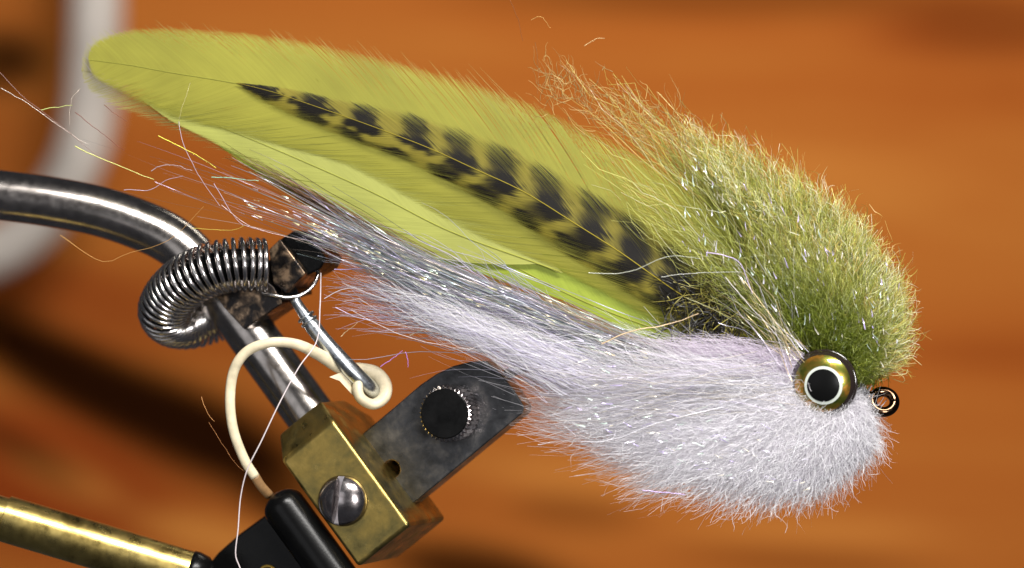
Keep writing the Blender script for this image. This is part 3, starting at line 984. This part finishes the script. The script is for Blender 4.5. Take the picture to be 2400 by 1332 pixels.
# ragged grey tail wisps of the belly near the clip
nT = 700
s0 = rng.uniform(.12, .35, nT)
a_ = np.stack([rng.uniform(1080, 1350, nT), rng.uniform(700, 860, nT)], 1)
a_[:, 1] = np.interp(a_[:, 0], [1080, 1350], [730, 800]) + rng.normal(size=nT) * 38
b_ = a_ + np.stack([-rng.uniform(90, 380, nT), -rng.uniform(20, 130, nT) + rng.normal(size=nT) * 25], 1)
b_[:, 0] = np.maximum(b_[:, 0], 745 + rng.uniform(0, 60, nT))
yy = rng.uniform(-.7, -.1, nT)
m_ = (a_ + b_) / 2 + rng.normal(size=(nT, 2)) * 14 + np.array([0, -12])
cols = FC[rng.integers(0, 3, nT)] * rng.uniform(1.1, 1.5, (nT, 1))
fibres("tail_wisps", P_arr(a_[:, 0], a_[:, 1], yy), P_arr(m_[:, 0], m_[:, 1], yy), P_arr(b_[:, 0], b_[:, 1], yy), rng.uniform(.006, .012, nT), np.clip(cols, 0, .9), M_fur, fly, S=9, crinkle=.06, freq=(4, 10))

# stray fibres drawn one by one: (pixel path, colour)
STRAYS = [
    ([(3, 206), (60, 238), (140, 295), (210, 340)], (.8, .7, .62), .014),
    ([(98, 258), (135, 253), (170, 250)], (.75, .85, .3), .018),
    ([(0, 170), (60, 235), (150, 300), (230, 365)], (.4, .25, .22), .010),
    ([(188, 206), (165, 235), (160, 290)], (.7, .6, .5), .010),
    ([(175, 342), (225, 366), (300, 395), (360, 418)], (.85, .85, .3), .020),
    ([(370, 318), (430, 350), (505, 395)], (.85, .75, .12), .022),
    ([(420, 285), (432, 340), (470, 420), (515, 485)], (.72, .6, .66), .013),
    ([(445, 195), (430, 240), (420, 285)], (.68, .62, .3), .010),
    ([(175, 263), (235, 310), (290, 352)], (.3, .1, .07), .012),
    ([(245, 245), (300, 280)], (.3, .12, .08), .012),
    ([(290, 445), (350, 445), (390, 420), (430, 410)], (.7, .6, .72), .012),
    ([(355, 400), (375, 388), (410, 386), (450, 400)], (.65, .58, .62), .012),
    ([(495, 415), (560, 418), (605, 422)], (.45, .8, .6), .017),
    ([(500, 430), (560, 520), (620, 545)], (.75, .62, .72), .013),
    ([(140, 552), (232, 612), (300, 595), (400, 562), (480, 485)], (.75, .42, .14), .010),
    ([(520, 480), (580, 525), (660, 550), (740, 565)], (.8, .62, .6), .013),
    ([(450, 535), (540, 540), (580, 528)], (.75, .6, .12), .012),
    ([(785, 632), (840, 628), (905, 628)], (.72, .6, .95), .020),
    ([(760, 700), (800, 680), (850, 676), (900, 690)], (.8, .76, .78), .016),
    ([(785, 720), (850, 748), (930, 748), (985, 725)], (.74, .64, .85), .016),
    ([(892, 860), (920, 842), (942, 822)], (.7, .35, .8), .016),
    ([(950, 825), (952, 862)], (.7, .35, .8), .016),
    ([(960, 786), (995, 772), (1050, 768)], (.9, .84, .6), .016),
    ([(800, 790), (840, 755)], (.7, .55, .3), .012),
    ([(1260, 1042), (1312, 1034)], (.8, .78, .78), .014),
    ([(1505, 1150), (1545, 1155), (1600, 1160)], (.75, .6, .95), .022),
    ([(1410, 806), (1480, 780), (1560, 762), (1640, 735)], (.9, .7, .45), .024),
    ([(1380, 640), (1470, 640), (1560, 605), (1640, 612)], (.7, .72, .6), .014),
    ([(1550, 650), (1640, 640), (1740, 640)], (.72, .72, .66), .012),
    ([(1655, 592), (1700, 600), (1735, 620), (1760, 690)], (.72, .6, .85), .022),
    ([(1740, 655), (1790, 720), (1840, 790), (1880, 835)], (.85, .7, .4), .018),
    ([(1700, 650), (1760, 720), (1830, 800)], (.8, .76, .7), .018),
    ([(1850, 1090), (1880, 1000), (1897, 945)], (.85, .85, .88), .018),
    ([(1195, 0), (1215, 45), (1225, 95)], (.3, .12, .05), .010),
    ([(1245, 48), (1268, 40), (1285, 68)], (.75, .45, .15), .010),
    ([(1370, 108), (1395, 90), (1415, 88)], (.8, .6, .3), .012),
    ([(1255, 100), (1262, 170), (1258, 220)], (.35, .16, .06), .010),
    ([(472, 930), (490, 970), (505, 985)], (.8, .4, .15), .012),
    ([(490, 990), (520, 1040), (555, 1090), (570, 1105)], (.45, .2, .08), .010),
]
Vs, Fs, Cs, nv0 = [], [], [], 0
for pts, col, r in STRAYS:
    y = -1.32 if pts[0][0] > 1300 else -.55
    pth = catmull(PP(pts, y), 18)
    pth += np.cumsum(rng.normal(size=pth.shape) * .006, 0)
    V, F = sweep_data(pth, np.linspace(r, r * .6, 18) * .62, 4, False)
    Vs.append(V); Fs.append(np.array(F) + nv0); nv0 += len(V); Cs.append(np.tile(np.array(col), (len(V), 1)))
raw_mesh("stray_fibres", np.vstack(Vs), np.vstack(Fs), np.clip(np.vstack(Cs), 0, 1), M_flash, fly)

# gold and lilac strands above the eye, brown hairs under the feather edge
def strand_set(name, n, a, b, ja, jb, yr, pal, rr, mat, crk, lab):
    pa = np.array(a) + rng.normal(size=(n, 2)) * ja
    t = rng.random((n, 1))
    pb = np.array(b[0]) * (1 - t) + np.array(b[1]) * t + rng.normal(size=(n, 2)) * jb
    y0 = rng.uniform(*yr, n)
    k = rng.uniform(.55, 1, (n, 1)); pb = pa + (pb - pa) * k
    pm = (pa + pb) / 2 + rng.normal(size=(n, 2)) * 8
    c = np.array(pal)[rng.integers(0, len(pal), n)] * rng.uniform(.75, 1.15, (n, 1))
    o = fibres(name, P_arr(pa[:, 0], pa[:, 1], y0), P_arr(pm[:, 0], pm[:, 1], y0), P_arr(pb[:, 0], pb[:, 1], y0), rng.uniform(*rr, n), np.clip(c, 0, 1), mat, fly, S=10, crinkle=crk, freq=(4, 12), sides=2, taper=.5)
    o["label"] = lab
strand_set("flash_strands", 70, (1865, 835), [(1600, 620), (1790, 600)], 24, 45, (-1.25, -.7), [(.8, .62, .34), (.74, .7, .82), (.85, .8, .62), (.5, .5, .3)], (.0035, .008), M_flash, .06, "gold and lilac flash strands fanning up from the eye")
strand_set("tail_strands", 760, (1340, 866), [(790, 640), (1080, 752)], 34, 34, (-1.2, -.6), [(.9, .89, .93), (.86, .86, .88), (.92, .9, .88), (.78, .74, .9)], (.0035, .008), M_white, .10, "white and lilac strands of the belly swept back above the jaw")
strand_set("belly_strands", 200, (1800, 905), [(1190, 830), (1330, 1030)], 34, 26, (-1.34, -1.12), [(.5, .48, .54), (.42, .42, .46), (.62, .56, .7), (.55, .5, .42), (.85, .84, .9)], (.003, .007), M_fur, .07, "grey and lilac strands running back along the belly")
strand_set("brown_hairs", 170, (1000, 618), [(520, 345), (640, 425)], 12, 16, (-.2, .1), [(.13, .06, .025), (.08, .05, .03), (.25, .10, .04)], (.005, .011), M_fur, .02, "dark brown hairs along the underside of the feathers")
strand_set("black_hackle", 520, (1670, 762), [(1560, 660), (1800, 700)], 60, 34, (-.75, -.35), [(.015, .012, .01), (.03, .025, .02), (.02, .02, .016), (.35, .3, .06)], (.006, .014), M_fur, .05, "black frayed hackle at the root of the barred feather")

# curly wisps at the top left end of the back fur
nC = 260
a_ = np.stack([rng.uniform(1260, 1620, nC), np.zeros(nC)], 1)
a_[:, 1] = np.interp(a_[:, 0], [1260, 1620], [190, 330]) + rng.normal(size=nC) * 35
b_ = a_ + rng.normal(size=(nC, 2)) * np.array([28, 26]) + np.array([-15, -28])
yy = rng.uniform(-.6, .3, nC)
m_ = (a_ + b_) / 2 + rng.normal(size=(nC, 2)) * 10
cols = np.array([.62, .42, .14]) * rng.uniform(.5, 1.2, (nC, 1))
fibres("curled_wisps", P_arr(a_[:, 0], a_[:, 1], yy), P_arr(m_[:, 0], m_[:, 1], yy), P_arr(b_[:, 0], b_[:, 1], yy), rng.uniform(.006, .010, nC), cols, M_fur, fly, S=9, crinkle=.05, freq=(5, 12))

# bright glints: short flat flash pieces scattered in the fur
nG = 420
w_ = rng.random(nG) < .55
uu = rng.random(nG)
gx = np.where(w_, rng.uniform(1600, 2110, nG), rng.uniform(1330, 1900, nG))
gy = np.where(w_, np.interp(gx, [1600, 1850, 2110], [420, 560, 700]) + rng.uniform(-60, 190, nG), np.interp(gx, [1150, 1500, 1900], [820, 960, 1050]) + rng.uniform(-90, 110, nG))
ang = np.where(w_, rng.uniform(1.4, 2.3, nG), rng.uniform(2.6, 3.5, nG))
ll = rng.uniform(8, 30, nG)
ex_ = np.stack([np.cos(ang), -np.sin(ang)], 1) * ll[:, None]
a_ = np.stack([gx, gy], 1); b_ = a_ + ex_
yy = rng.uniform(-1.35, -.95, nG)
gc = np.array([(.85, .82, .95), (.7, .6, .95), (.95, .9, .75), (.75, .9, .8)])[rng.integers(0, 4, nG)]
fibres("glint_fibres", P_arr(a_[:, 0], a_[:, 1], yy), P_arr((a_ + b_)[:, 0] / 2, (a_ + b_)[:, 1] / 2, yy), P_arr(b_[:, 0], b_[:, 1], yy), rng.uniform(.008, .02, nG), gc, M_flash, fly, S=4, crinkle=.01, sides=2)
